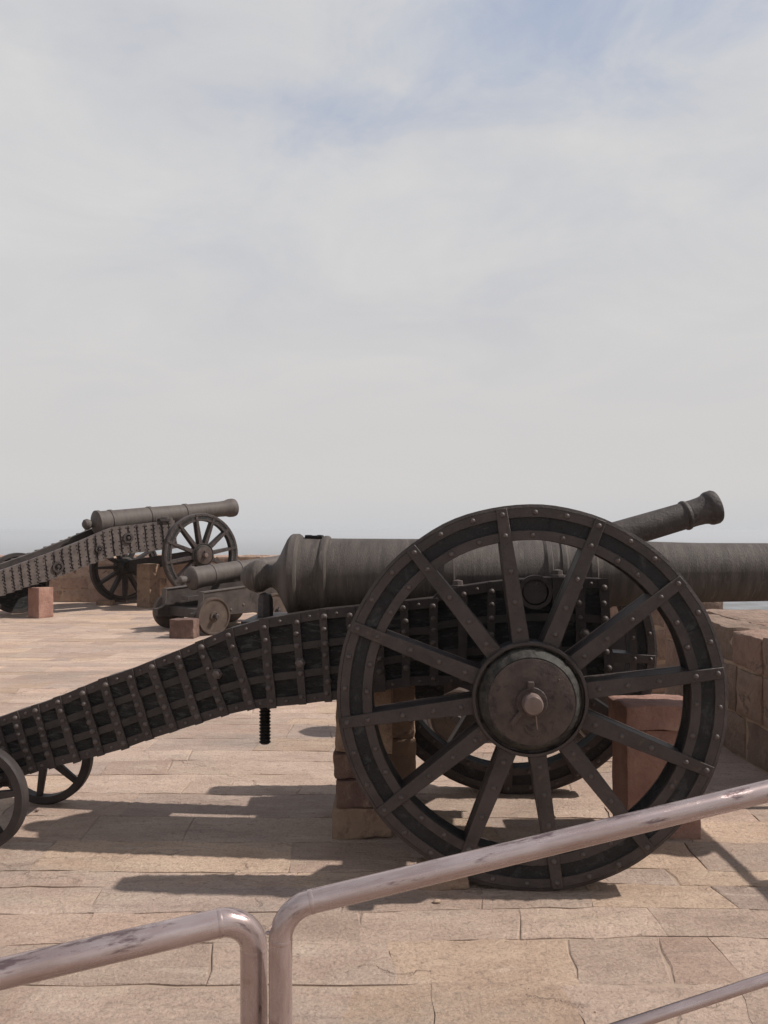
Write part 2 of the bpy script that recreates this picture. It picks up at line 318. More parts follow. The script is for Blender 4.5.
# ------------------------------------------------------------------ paving slabs
def pavement():
    bm = bmesh.new(); lay = bm.loops.layers.float_color.new('tint')
    r = random.Random(21)
    y = -1.2; rows = []
    while y < 17.0:
        h = r.uniform(0.15, 0.30) if r.random() < 0.75 else r.uniform(0.30, 0.42)
        rows.append((y, y + h)); y += h
    def side(p, q, amp):
        L = (q - p).length; k = max(2, int(L / 0.09)); d = (q - p).normalized(); nrm = Vector((-d.y, d.x)); o = []
        sd_ = r.uniform(0, 999)
        for i in range(k):
            t = i / k; base = p.lerp(q, t); f = 1 if 0 < i else 0.6
            o.append(base + nrm * amp * f * noise.noise((base.x * 7 + sd_, base.y * 7, 0)))
        return o
    for y0, y1 in rows:
        x = -13.5 + r.uniform(-.6, 0); l0 = 0.0
        while x < 3.3:
            L = r.uniform(0.25, 0.72) if r.random() < .75 else r.uniform(.72, 1.1); g = 0.0007; l1 = r.uniform(-0.06, 0.06)
            def wob(X, Y): return Y + 0.06 * noise.noise((X * 0.55, Y * 0.9, 5)) + 0.03 * noise.noise((X * 1.9, Y * 1.2, 9)) + 0.035 * X * noise.noise((0.3, Y * 2.1, 3)) - 0.02 * X * 0.6
            P = [Vector((x + g, wob(x, y0) + g)), Vector((x + L - g, wob(x + L, y0) + g)), Vector((x + L - g + l1, wob(x + L, y1) - g)), Vector((x + g + l0, wob(x, y1) - g))]
            pts = []
            for i in range(4): pts += side(P[i], P[(i + 1) % 4], 0.020)
            c = sum(pts, Vector((0, 0))) / len(pts)
            zt = r.uniform(-0.001, 0.0025); tx = r.uniform(-.002, .002); ty = r.uniform(-.002, .002)
            def Z(p): return zt + (p.x - c.x) * tx + (p.y - c.y) * ty
            # joints open and close along their length: worn arrises here, tight or sand-filled there
            op = [max(0.0, noise.noise((p.x * 2.6 + 11, p.y * 2.6, 1.0)) + 0.45 * noise.noise((p.x * 9, p.y * 9, 2.0)) + 0.05) for p in pts]
            ins = [p + (c - p).normalized() * (0.0015 + 0.018 * q) for p, q in zip(pts, op)]
            pts = [p + (c - p).normalized() * 0.005 * q for p, q in zip(pts, op)]
            T = [bm.verts.new((p.x, p.y, Z(p))) for p in ins]
            Bv = [bm.verts.new((p.x, p.y, Z(p) - 0.0004 - 0.0065 * q)) for p, q in zip(pts, op)]
            D = [bm.verts.new((p.x, p.y, -0.03)) for p in pts]
            fs = [bm.faces.new(T)]
            n = len(T)
            for i in range(n):
                j = (i + 1) % n
                fs.append(bm.faces.new([Bv[i], Bv[j], T[j], T[i]])); fs.append(bm.faces.new([D[i], D[j], Bv[j], Bv[i]]))
            k = r.uniform(0.84, 1.10); kind = r.random()
            tint = (k, k, k) if kind < 0.5 else (k * 0.99, k * 0.955, k * 0.945) if kind < 0.7 else (k * 0.86, k * 0.87, k * 0.90) if kind < 0.83 else (k * 1.05, k * 1.02, k * 0.95)
            for f in fs:
                for l in f.loops: l[lay] = (*tint, 1)
            x += L; l0 = l1
    bmesh.ops.recalc_face_normals(bm, faces=bm.faces)
    me = bpy.data.meshes.new('pavement'); bm.to_mesh(me); bm.free(); me.materials.append(M['paving'])
    o = bpy.data.objects.new('pavement', me); COL.objects.link(o); o['kind'] = 'structure'
pavement()

# ------------------------------------------------------------------ rough stone
def stone_into(bm, lay, c, size, rot=None, amp=0.008, cut=5, tint=(1, 1, 1), seed=0, rnd=0.012):
    t = bmesh.new(); bmesh.ops.create_cube(t, size=1.0)
    bmesh.ops.subdivide_edges(t, edges=t.edges[:], cuts=cut, use_grid_fill=True)
    hx, hy, hz_ = size[0] / 2, size[1] / 2, size[2] / 2
    m = {}
    for v in t.verts:
        p = Vector((v.co.x * size[0], v.co.y * size[1], v.co.z * size[2]))
        near = sum(1 for a_, h in ((abs(p.x), hx), (abs(p.y), hy), (abs(p.z), hz_)) if a_ > h - 1e-5)
        k = Vector((p.x / hx, p.y / hy, p.z / hz_))
        q = Vector((p.x * 5 + seed * 3.1, p.y * 5 + seed * 1.7, p.z * 5 + seed))
        d = noise.noise_vector(q) * amp + noise.noise_vector(q * 3.3) * amp * 0.55
        if near >= 2:
            s = Vector(tuple(-math.copysign(rnd * (0.6 + 0.8 * abs(noise.noise(q * 4))), kk) if abs(kk) > 0.999 else 0 for kk in k)); d += s
        p += d
        if rot: p = rot @ p
        m[v.index] = bm.verts.new(Vector(c) + p)
    t.verts.ensure_lookup_table()
    for f in t.faces:
        nf = bm.faces.new([m[v.index] for v in f.verts])
        if lay:
            for l in nf.loops: l[lay] = (*tint, 1)
    t.free()
def stone(name, c, size, m, label, cat, group=None, rz=0, amp=0.010, cut=15, seed=1):
    bm = bmesh.new(); stone_into(bm, None, (0, 0, size[2] / 2), size, None, amp, cut, seed=seed, rnd=.005)
    bmesh.ops.recalc_face_normals(bm, faces=bm.faces)
    me = bpy.data.meshes.new(name); bm.to_mesh(me); bm.free(); me.materials.append(m)
    for p in me.polygons: p.use_smooth = True
    me.set_sharp_from_angle(angle=R_(40))
    o = bpy.data.objects.new(name, me); COL.objects.link(o); o.location = c; o.rotation_euler = (0, 0, rz)
    return tag(o, label, cat, group)
def wall(name, o, d, length, thick, courses, label, seed, tone=1.0, rows2=0.3, gap=0.006, tops=0.015, lens=(0.34, 0.58)):
    """coursed stone wall from o along d (unit), thick to the right of d; the stones are one mesh, the mortar core a part"""
    r = random.Random(seed); bm = bmesh.new(); lay = bm.loops.layers.float_color.new('tint')
    d = Vector((d[0], d[1], 0)); n = Vector((d.y, -d.x, 0)); o = Vector(o); rot = Matrix((d, n, Vector((0, 0, 1)))).transposed()
    z = 0
    for ci, h in enumerate(courses):
        top = ci == len(courses) - 1
        bands = [(0, rows2), (rows2, thick)] if top else [(0, min(0.3, thick / 2)), (max(thick - 0.3, thick / 2), thick)]
        for bi, (b0, b1) in enumerate(bands):
            t = 0
            while t < length - 1e-3:
                L = r.uniform(*lens)
                if length - t - L < 0.2: L = length - t
                k = r.uniform(0.82, 1.12) * tone; pk = r.random()
                tint = (k, k * (0.93 if pk < .4 else 1), k * (0.92 if pk < .4 else 1))
                dz = (r.uniform(-tops, tops) + 0.014 * bi) if top else 0
                prot = r.uniform(-0.006, 0.01)
                cen = o + d * (t + L / 2) + n * ((b0 + b1) / 2 - (prot if bi == 0 else 0)) + Vector((0, 0, z + (h + dz) / 2))
                stone_into(bm, lay, cen, (L - gap * 2, b1 - b0 - gap, h + dz - gap * 1.5), rot, 0.013, 8, tint, r.uniform(0, 99), 0.009)
                t += L
        z += h
    bmesh.ops.recalc_face_normals(bm, faces=bm.faces)
    me = bpy.data.meshes.new(name); bm.to_mesh(me); bm.free(); me.materials.append(M['wall'])
    for p in me.polygons: p.use_smooth = True
    me.set_sharp_from_angle(angle=R_(42))
    w_ = bpy.data.objects.new(name, me); COL.objects.link(w_); tag(w_, label, 'wall')
    mb = MB(); c = o + d * (length / 2) + n * (thick / 2) + Vector((0, 0, (z - 0.03) / 2 - 0.01))
    mb.box(c, (length - 0.03, thick - 0.03, z - 0.03), 0, rot)
    mb.build('mortar', M['mortar'], w_)
    return w_
wall('parapet_wall', (2.40, 4.55, 0), (0, 1), 2.27, 0.86, [0.287, 0.328, 0.250], 'low sandstone parapet on the right, in three courses with a broad flat top', 3)
wall('parapet_wall', (2.40, 7.48, 0), (0, 1), 9.5, 0.80, [0.287, 0.328, 0.255], 'farther stretch of parapet past the gap, seen between the big wheel\'s spokes', 5)
wall('rampart_wall', (2.38, 17.0, 0), (-1, 0), 13.0, 0.6, [0.26, 0.26, 0.26, 0.20], 'coursed sandstone wall behind the farthest cannon on the left', 8, tone=1.4, lens=(0.45, 0.95))

# ------------------------------------------------------------------ wheels
def spoked_wheel(parent, loc, R, n, ph, out, hub_r, rot=0.0, rim_w=0.150, th=0.105, iron='iron', wood='rimwood', full=True, segs=96, rivets=True):
    """timber wheel bound in iron, axis along local Y; out = -1 faces the camera side. Mesh = felloe ring; sub-parts = tyre, face bands, spokes, hub ..."""
    ri = R - rim_w; h = th / 2
    mb = MB(); mb.lathe([(-h, ri), (-h, R - 0.014), (h, R - 0.014), (h, ri)], (0, 0, 0), (0, 1, 0), segs, 0, True)
    wh = mb.build('wheel', M[wood], parent, loc); wh.rotation_euler = (0, 0, rot)
    if full:
        for k in range(n // 2):
            ang = ph + (2 * k + 0.5) * 2 * math.pi / n; d = Vector((math.cos(ang), 0, math.sin(ang))); s = Vector((-math.sin(ang), 0, math.cos(ang)))
            mb = MB(); mb.box(d * (R - .078) + Vector((0, -(h + .001), 0)), (.05, .004, .005), 0, Matrix((d, Vector((0, 1, 0)), s)).transposed())
            mb.build('felloe_joint', M['screw'], wh)
    mb = MB(); g = h + 0.006; mb.lathe([(-g, R - 0.0145), (-g + .004, R), (g - .004, R), (g, R - 0.0145)], (0, 0, 0), (0, 1, 0), segs, 0, True)
    mb.wobble(.0045); mb.build('tyre', M[iron], wh)
    def P(rad, ang, y): return Vector((math.cos(ang) * rad, y, math.sin(ang) * rad))
    for b0, b1, nm in ((R - 0.056, R - 0.0146, 'outer_band'), (ri - 0.003, ri + 0.040, 'inner_band')):
        mb = MB()
        for sgn in (-1, 1):
            y0, y1 = sgn * (h - 0.004), sgn * (h + 0.008)
            mb.lathe([(y0, b0), (y1, b0 + .002), (y1, b1 - .002), (y0, b1)], (0, 0, 0), (0, 1, 0), segs, 0, True)
            if rivets and (sgn == out or full):
                for k in range(n * 2):
                    ang = ph + (k // 2) * 2 * math.pi / n + ((1 + k % 2) / 3) * 2 * math.pi / n + rng.uniform(-.015, .015)
                    mb.dome(P((b0 + b1) / 2, ang, y1), (0, sgn, 0), 0.0125, 0.010, 8, 1)
        mb.wobble(.0045); mb.build(nm, [M[iron], M['rivet']], wh)
    for k in range(n):
        ang = ph + k * 2 * math.pi / n; d = Vector((math.cos(ang), 0, math.sin(ang))); s = Vector((-math.sin(ang), 0, math.cos(ang)))
        mb = MB()
        def bar(r0, r1, w0, w1, y0, y1, mi):
            pts = [d * r0 + s * w0, d * r1 + s * w1, d * r1 - s * w1, d * r0 - s * w0]
            mb.prism([p + Vector((0, y0, 0)) for p in pts], (0, y1 - y0, 0), mi)
        bar(hub_r * 0.7, ri + 0.01, 0.034 * R / .825, 0.026 * R / .825, -h * 0.82, h * 0.82, 0)
        for sgn in (-1, 1):
            ya, yb = sgn * (h * 0.82 - 0.002), sgn * (h + 0.016)
            bar(hub_r * 0.8, R - 0.010, 0.038 * R / .825, 0.0235 * R / .825, min(ya, yb), max(ya, yb), 0)
            if rivets and (sgn == out or full):
                for q in (0.355, 0.50, 0.66, 0.845, 0.955): mb.dome(d * (R * q) + Vector((0, sgn * (h + 0.016), 0)), (0, sgn, 0), 0.0125, 0.011, 8, 2)
        mb.build('spoke', [M[iron], M[wood], M['rivet']], wh, bevel=0.003 if R > .8 and full else 0)
    o = out; b = h
    mb = MB(); mb.lathe([(-b - 0.16, 0.0), (-b - 0.16, hub_r * 0.62), (-b - 0.03, hub_r * 0.86), (-b - .01, hub_r * 0.98), (b + 0.012, hub_r * 0.98), (b + 0.012, hub_r * 0.91), (b + 0.022, hub_r * 0.895), (b + 0.045, hub_r * 0.865), (b + 0.085, hub_r * 0.765), (b + 0.086, 0)], (0, 0, 0), (0, o, 0), 64)
    hub = mb.build('hub', M['hubwood'], wh)
    mb = MB(); mb.lathe([(b + 0.012, hub_r * 0.945), (b + 0.012, hub_r * 1.0), (b + 0.030, hub_r * 1.01), (b + 0.040, hub_r * 0.99), (b + 0.040, hub_r * 0.945)], (0, 0, 0), (0, o, 0), 64, 0, True)
    mb.build('hub_band', M[iron], wh)
    mb = MB(); mb.lathe([(b + 0.08, hub_r * 0.74), (b + 0.090, hub_r * 0.735), (b + 0.092, hub_r * 0.70), (b + 0.094, 0)], (0, 0, 0), (0, o, 0), 48)
    for k in range(3):
        aa = R_(40 + 120 * k); mb.dome(P(hub_r * .6, aa, o * (b + .092)), (0, o, 0), .006, .004, 8)
    mb.build('hub_plate', M['cap'], wh)
    mb = MB(); y = o * (b + 0.093)
    mb.lathe([(b + 0.092, hub_r * 0.27), (b + 0.104, hub_r * 0.265), (b + 0.106, hub_r * .2), (b + .106, 0)], (0, 0, 0), (0, o, 0), 32)
    mb.box((-0.006, o * (b + 0.112), hub_r * 0.30), (0.026, 0.03, 0.034))
    mb.box((-0.062, o * (b + 0.100), -hub_r * 0.26), (0.022, 0.012, 0.075), 0, Matrix.Rotation(R_(38 if o < 0 else 38), 3, 'Y'))
    mb.build('linchpin', M['cap'], wh, bevel=0.003)
    if full:
        mb = MB(); mb.tube([(0.012, o * (b + .116), -.03), (.018, o * (b + .110), -.075), (.022, o * (b + .104), -.108)], .0022, 8); mb.build('pin_wire', M['pinmetal'], wh)
    mb = MB(); mb.lathe([(b + 0.08, 0.043), (b + 0.150, 0.042), (b + 0.162, 0.036), (b + 0.166, 0.0)], (0, 0, 0), (0, o, 0), 28)
    mb.build('axle_end', M['pinmetal'], wh)
    return wh

def cast_wheel(parent, loc, R, n, ph, m, rot=0, name='trail_wheel', th=0.06, rim=0.045, hub=0.06, out=-1):
    mb = MB(); h = th / 2
    mb.lathe([(-h, R - rim), (-h, R - .008), (-h + .010, R), (h - .010, R), (h, R - .008), (h, R - rim)], (0, 0, 0), (0, 1, 0), 64, 0, True)
    wl = mb.build(name, M[m], parent, loc); wl.rotation_euler = (0, 0, rot)
    for k in range(n):
        a = ph + k * 2 * math.pi / n; d = Vector((math.cos(a), 0, math.sin(a))); s = Vector((-math.sin(a), 0, math.cos(a)))
        mb = MB(); pts = [d * hub * .7 + s * .022, d * (R - rim + .005) + s * .015, d * (R - rim + .005) - s * .015, d * hub * .7 - s * .022]
        mb.prism([p + Vector((0, -.014, 0)) for p in pts], (0, .028, 0)); mb.build('spoke', M[m], wl, bevel=0.004)
    mb = MB(); mb.lathe([(-h * 1.4, 0), (-h * 1.4, hub * .8), (-h * .8, hub), (h * .8, hub), (h * 1.4, hub * .8), (h * 1.4, 0)], (0, 0, 0), (0, 1, 0), 28)
    mb.build('hub', M[m], wl)
    mb = MB(); mb.lathe([(0, .025), (h * 2.2, .025), (h * 2.3, .018), (h * 2.3, 0)], (0, 0, 0), (0, out, 0), 16); mb.build('axle_end', M['iron'], wl)
    return wl

# ------------------------------------------------------------------ cheeks of a field carriage
def cheek(parent, pairs, v, out, th, m_wood, m_iron, bars, rows=(0.0, 0.36, 0.67, 1.0), bw=0.022, riv=6, cols=(0,), rr=0.0135, m_riv='rivet', m_band=None):
    """pairs: matching (top, bottom) points in the carriage's (u, z) plane; out = -1 is the outer side towards -v"""
    o = out
    mb = MB(); A = [Vector((p[0][0], v, p[0][1])) for p in pairs]; B = [Vector((p[1][0], v, p[1][1])) for p in pairs]
    mb.prism(A + B[::-1], (0, -o * th, 0))
    ck = mb.build('cheek', M[m_wood], parent)
    def at(i, f): return A[i].lerp(B[i], f)
    for f in rows:                                   # bands running along the cheek
        mb = MB(); e = 1 if 0 < f < 1 else 0
        hgt = 0.0175
        for i in range(len(pairs) - 1):
            dirs = (B[i] - A[i]).normalized(), (B[i + 1] - A[i + 1]).normalized()
            if f == 0: lo, hi = -0.003, 0.040
            elif f == 1: lo, hi = -0.040, 0.003
            else: lo, hi = -hgt, hgt
            p = [at(i, f) + dirs[0] * lo, at(i + 1, f) + dirs[1] * lo, at(i + 1, f) + dirs[1] * hi, at(i, f) + dirs[0] * hi]
            mb.prism([q + Vector((0, -o * 0.002, 0)) for q in p], (0, o * 0.011, 0))
            c = (p[0] + p[1] + p[2] + p[3]) / 4
            if not (m_band and e): mb.dome(c + Vector((0, o * 0.009, 0)), (0, o, 0), rr * 0.62, rr * .5, 8, 1)
        if f in (0, 1):                              # the band wraps over the edge of the timber
            for i in range(len(pairs) - 1):
                zoff = Vector((0, 0, 0.005 if f == 0 else -0.005)); a_, b_ = at(i, f), at(i + 1, f)
                mb.prism([a_ + zoff * .2, b_ + zoff * .2, b_ + zoff, a_ + zoff], (0, -o * th, 0))
        mb.build('edge_band' if f in (0, 1) else 'cross_band', [M[m_band] if m_band and 0 < f < 1 else M[m_iron], M[m_riv]], ck)
    for i in bars:
        mb = MB(); d = (B[i] - A[i]); L = d.length; d.normalize(); s = Vector((d.z, 0, -d.x))
        w2 = bw * rng.uniform(0.85, 1.15); ex = rng.uniform(0.004, 0.010)
        kk = 7; lft, rgt = [], []; ph_ = rng.uniform(0, 50); off_ = rng.uniform(-.004, .004)
        for j in range(kk + 1):
            c_ = (A[i] - d * ex).lerp(B[i] + d * ex, j / kk) + s * (off_ + .004 * noise.noise((ph_, j * .6, 1)))
            wj = w2 * (1 + .22 * noise.noise((ph_, j * 1.3, 7)))
            lft.append(c_ - s * wj); rgt.append(c_ + s * (w2 * (1 + .22 * noise.noise((ph_, j * 1.3, 17)))))
        mb.prism([q + Vector((0, o * 0.003, 0)) for q in lft + rgt[::-1]], (0, o * rng.uniform(.012, .0155), 0))
        for k in range(riv):
            for cc in cols:
                q = A[i].lerp(B[i], (k + 0.5) / riv) + s * cc + Vector((0, o * 0.016, 0)) + s * rng.uniform(-.005, .005) + d * rng.uniform(-.006, .006)
                if rng.random() < .95: mb.dome(q, (0, o, 0), rr * rng.uniform(.85, 1.12), rr * rng.uniform(.7, 1.05), 8, 1)
        mb.build('strap', [M[m_iron], M[m_riv]], ck)
    return ck

# ================================================================== FIELD GUN 1 (foreground)
O1 = Vector((0.685, 4.07, 0)); Y1 = R_(-4.0)
U1 = Vector((math.cos(Y1), math.sin(Y1), 0)); V1 = Vector((-math.sin(Y1), math.cos(Y1), 0))
def to_local(px, py, v, O, U, V):
    a = Vector(((px - CX) / F, 1, -(py - HY) / F)); C0 = Vector((0, 0, EYE))
    t = (v - (C0 - O).dot(V)) / a.dot(V); P = C0 + a * t
    return (P - O).dot(U), P.z
def L1(px, py, v): return to_local(px, py, v, O1, U1, V1)
g1 = thing('field_cannon', O1, Y1, 'big foreground cannon whose tall iron-bound spoked wheel fills the right half', 'cannon')
spoked_wheel(g1, (-0.019, -0.625, 0.825), 0.825, 12, R_(8.4), -1, 0.243)
spoked_wheel(g1, (0.022, 0.625, 0.825), 0.825, 12, R_(-2), 1, 0.243)
pp = [((-46, 733), (-30, 790)), ((-24, 726), (-8, 784)), ((-5, 720), (14, 778)), ((14.6, 713), (34.6, 771)), ((36.5, 706), (53, 766)), ((58, 698), (78, 760)), ((82, 688), (101, 754)), ((104, 679), (126, 747)), ((129, 671), (150, 738)), ((151, 662), (175, 730)), ((177, 652), (200, 722)), ((200, 642), (225, 714)),
      ((228, 630), (252, 708)), ((263.7, 620), (272, 706)), ((296, 614.5), (303, 703)), ((323, 610.5), (329, 699.5)), ((350, 608), (355, 697)), ((378, 604.5), (381, 690)), ((404, 602), (406, 685)), ((433, 599), (434, 684)), ((440, 592), (441, 684)), ((463, 587), (463, 684)), ((491, 583), (490, 684)), ((517, 580.5), (516, 684)), ((556, 578), (556, 685)), ((579, 579), (581, 687)), ((602, 580), (609, 690))]
VC = 0.315
pairs1 = [(L1(*p[0], -VC), L1(*p[1], -VC)) for p in pp]
bars1 = [i for i in range(27) if i not in (20, 23)]
ck1 = cheek(g1, pairs1, -VC, -1, 0.095, 'wood', 'strap', bars1, m_band='band', bw=.0205, rr=.0150, riv=7)
u_end = pairs1[0][0][0]
pairs1b = [((t_[0], t_[1] - .14 * min(1, max(0, (t_[0] + .35) / (u_end + .35)))), b_) for t_, b_ in pairs1]
cheek(g1, pairs1b, VC, 1, 0.095, 'wood', 'strap', bars1, m_band='band')
for (px, py) in ((300, 663), (217, 674), (585, 634)):
    q = L1(px, py, -VC - .02); mb = MB(); mb.lathe([(0.0, 0.026), (0.010, 0.026), (0.011, 0.019), (0.026, 0.019), (0.030, 0.012), (0.03, 0)], (q[0], -VC - 0.012, q[1]), (0, -1, 0), 6); mb.build('bolt', M['rivet'], ck1)
# trunnion caps, bolts on the cheek top
tq = L1(535, 592, -VC)
for o_ in (-1, 1):
    mb = MB(); mb.lathe([(0, 0.062), (0, 0.080), (0.035, 0.080), (0.035, 0.062)], (tq[0], o_ * (VC - 0.015), tq[1]), (0, o_, 0), 36, 0, True)
    mb.build('trunnion_cap', M['iron'], g1)
    for px, py in ((458, 585.5), (559, 575)):
        q = L1(px, py, -VC); mb = MB(); mb.lathe([(0, 0.038), (0.012, 0.038), (0.014, 0.026), (0.034, 0.024), (0.040, 0.0)], (q[0], o_ * (VC - 0.05), q[1] - 0.014), (0, 0, 1), 8)
        mb.build('bolt', M['rivet'], g1)
# transoms, axle
for (px, py, hh, ww) in ((70, 730, .22, .10), (264, 664, .30, .10), (430, 660, .30, .14), (590, 640, .26, .07)):
    q = L1(px, py, 0); mb = MB(); mb.box((q[0], 0, q[1]), (ww, 2 * VC - 0.19, hh)); mb.build('transom', M['wood'], g1)
mb = MB(); mb.box((0, 0, 0.825), (0.17, 1.02, 0.17)); mb.build('axle_bed', M['wood'], g1, bevel=0.01)
mb = MB(); mb.lathe([(-0.66, 0.05), (0.66, 0.05)], (0, 0, 0.825), (0, 1, 0), 20); mb.build('axle', M['iron'], g1)
# elevating screw
qs, zs = L1(265, 743, 0); zs2 = 1.09
mb = MB(); prof = []; k = 0; z = zs
while z < zs2: prof += [(z, 0.024), (z + .005, 0.030), (z + .009, 0.030), (z + .014, 0.024)]; z += 0.0175
mb.lathe([(zs - .004, 0)] + [(zs - .003, .022)] + prof, (qs, 0, 0), (0, 0, 1), 20); sc_ = mb.build('elevating_screw', M['screw'], g1, sharp=20)
mb = MB(); mb.lathe([(1.07, 0.044), (1.18, 0.042), (1.205, 0.032), (1.215, 0)], (qs, 0, 0), (0, 0, 1), 8); mb.build('screw_head', M['iron'], sc_)
mb = MB(); mb.box((qs + 0.05, 0, 1.075), (0.24, 0.46, 0.025)); mb.build('screw_plate', M['iron'], g1)
# barrel
q0 = L1(293, 576, 0); q1 = L1(768, 572, 0)
ax = Vector((q1[0] - q0[0], 0, q1[1] - q0[1])).normalized(); ob = Vector((q0[0], 0, q0[1]))
def PU(px): return (L1(px, 575, 0)[0] - q0[0])
prof = [(241, 0), (242, 6), (245, 10), (250, 14), (257, 16.5), (263, 15.5), (268, 12.5), (270, 11.3), (273, 11.8), (277, 15), (281, 21), (286, 31), (290, 38.5), (292, 41), (294, 42.3), (300, 42.3), (302, 41), (303, 39), (307, 38.3), (323, 37.6), (324, 39.2), (326, 40), (329, 40), (330.5, 39), (331, 37.4), (345, 37), (440, 35.4), (443, 36), (444, 37.3), (453, 37.3), (454, 36), (456, 35.2), (541, 34.4), (542.5, 35.5), (544, 36.3), (548, 36.3), (549, 35.2), (557, 35.2), (558, 36.5), (562, 36.5), (564, 34.3), (584, 33.8), (585.5, 35.4), (591, 35.4), (592.5, 33.2), (640, 31), (700, 28.7), (768, 27.8), (840, 26.8), (868, 26.6), (870, 28.5), (878, 28.5), (880, 26.8), (895, 29), (905, 33), (912, 33), (916, 30), (917, 17), (860, 16.5), (860, 0)]
mb = MB(); mb.lathe([(PU(x), r / 192.5) for x, r in prof], ob, ax, 72)
bar1 = mb.build('barrel', M['barrel'], g1, sharp=28)
mb = MB(); mb.box(ob + ax * PU(314.5) + Vector((0, 0, 0.203)), (0.088, 0.085, 0.014)); mb.box(ob + ax * PU(309) + Vector((0, -.01, 0.210)), (0.03, 0.05, 0.006)); mb.box(ob + ax * PU(320) + Vector((0, .0, 0.2095)), (0.02, 0.07, 0.006))
mb.build('vent', M['screw'], bar1, bevel=0.002)
mb = MB(); mb.lathe([(-VC - 0.012, 0), (-VC - .012, .054), (-VC - .006, .06), (VC + .006, .06), (VC + .012, 0.054), (VC + .012, 0)], (tq[0], 0, tq[1]), (0, 1, 0), 32); mb.build('trunnion', M['iron'], bar1)
# trail wheels
ut = L1(48, 760, 0.235)[0]
for v in (-0.455, 0.235): cast_wheel(g1, (ut - .016, v, 0.262 if v < 0 else .272), 0.262 if v < 0 else .272, 6, R_(22 if v > 0 else 8), 'iron_dim', out=-1 if v < 0 else 1)
mb = MB(); mb.lathe([(-0.47, 0.028), (0.25, 0.028)], (ut, 0, 0.275), (0, 1, 0), 16); mb.build('trail_axle', M['iron'], g1)
for v in (-.25, .12): mb = MB(); mb.box((ut, v, 0.36), (0.12, 0.06, 0.20)); mb.build('axle_bracket', M['iron'], g1)

# ================================================================== TRUCK-CARRIAGE GUNS
def truck_gun(O, yaw, label, wb, track, Rw, top0, top1, bar_o, bar_dir, prof, mats, wheel_m, rim_pale, trunnion_u, slab=0.10):
    g = thing('truck_cannon', O, yaw, label, 'cannon')
    h = track / 2 - 0.09; back = -0.26; front = wb + 0.26
    pr = [(back, 0.20), (back - .03, 0.25), (back - .03, 0.315), (back + .04, 0.335), (back + .10, 0.38), (back + .115, 0.46), (back + .12, top0 - .07), (back + .125, top0), (front, top1), (front, 0.26), (wb + .16, 0.19), (wb - .16, 0.19), (wb - .24, .27), (0.24, .27), (0.16, 0.19)]
    for s in (-1, 1):
        mb = MB(); v = s * h; mb.prism([Vector((u, v - slab / 2, z)) for u, z in pr], (0, slab, 0)); ck = mb.build('cheek', M[mats[0]], g, bevel=0.006)
        mb = MB(); e = 0.012
        tp = pr[2:9]
        for (u0, z0), (u1, z1) in zip(tp, tp[1:]):
            n_ = Vector((-(z1 - z0), 0, u1 - u0)).normalized() * e
            a_, b_ = Vector((u0, v - slab / 2 - .015, z0)), Vector((u1, v - slab / 2 - .015, z1))
            mb.prism([a_, b_, b_ + n_, a_ + n_], (0, slab + .03, 0))
        mb.build('edge_band', M[mats[1]], ck)
        for u, z in ((back + .12, .42), (back + .2, .34), (wb * .5, .40), (wb * .3, .34), (wb * .75, .42), (wb, .42)): mb = MB(); mb.dome((u, s * (h + slab / 2), z), (0, s, 0), .022, .014, 10); mb.build('bolt', M['rivet'], ck)
    for u in (0, wb):
        mb = MB(); mb.box((u, 0, Rw + .01), (0.15, track - 0.12, 0.14)); mb.build('axle_tree', M[mats[0]], g, bevel=.008)
        for s in (-1, 1):
            mb = MB(); t_ = 0.045
            mb.lathe([(-t_, 0), (-t_, Rw - .02), (-t_ + .012, Rw), (t_ - .012, Rw), (t_, Rw - .004), (t_, Rw - .030), (t_ - .014, Rw - .036), (t_ - .014, .075), (t_ + .004, .070), (t_ + .006, .06), (t_ + .006, 0)], (0, 0, 0), (0, s, 0), 48)
            wl = mb.build('wheel', M[wheel_m], g, (u, s * track / 2, Rw))
            mb = MB(); mb.lathe([(0.0, .036), (t_ + .07, .036), (t_ + .078, .028), (t_ + .078, 0)], (0, 0, 0), (0, s, 0), 20); mb.box((0, s * (t_ + .05), 0), (.014, .016, .12)); mb.build('axle_end', M['iron'], wl)
            mb = MB(); mb.lathe([(t_ - .006, Rw - .024), (t_ + .003, Rw - .022), (t_ + .003, Rw - .006), (t_ - .006, Rw - .004)], (0, 0, 0), (0, s, 0), 48, 0, True); mb.build('rim_band', M[rim_pale], wl)
    mb = MB(); mb.box((wb * .55, 0, .30), (wb * 1.0, 2 * h - slab, .06)); mb.box((front - .1, 0, .45), (.08, 2 * h - slab, .3)); mb.build('bed', M[mats[0]], g)
    mb = MB(); mb.prism([(back + .15, -.10, top0 - .14), (back + .15, .10, top0 - .14), (wb * .6, .10, top0 - .12), (wb * .6, -.10, top0 - .12)], (0, 0, .06)); mb.build('quoin_bed', M[mats[0]], g)
    mb = MB(); mb.lathe(prof, bar_o, bar_dir, 48); br = mb.build('barrel', M[mats[2]], g, sharp=28)
    c = Vector(bar_o) + Vector(bar_dir).normalized() * trunnion_u
    mb = MB(); mb.lathe([(-h - .03, .05), (h + .03, .05)], c - Vector((0, 0, .03)), (0, 1, 0), 20); mb.build('trunnion', M['iron'], br)
    mb = MB(); mb.lathe([(-h + slab / 2, prof[12][1]), (-h + slab / 2 - .01, 0.0)], (0, 0, 0), (0, 1, 0), 8) if False else mb.box(c - Vector((0, 0, .04)), (.10, 2 * h - slab, .06)); mb.build('trunnion_shoulder', M[mats[2]], br)
    return g
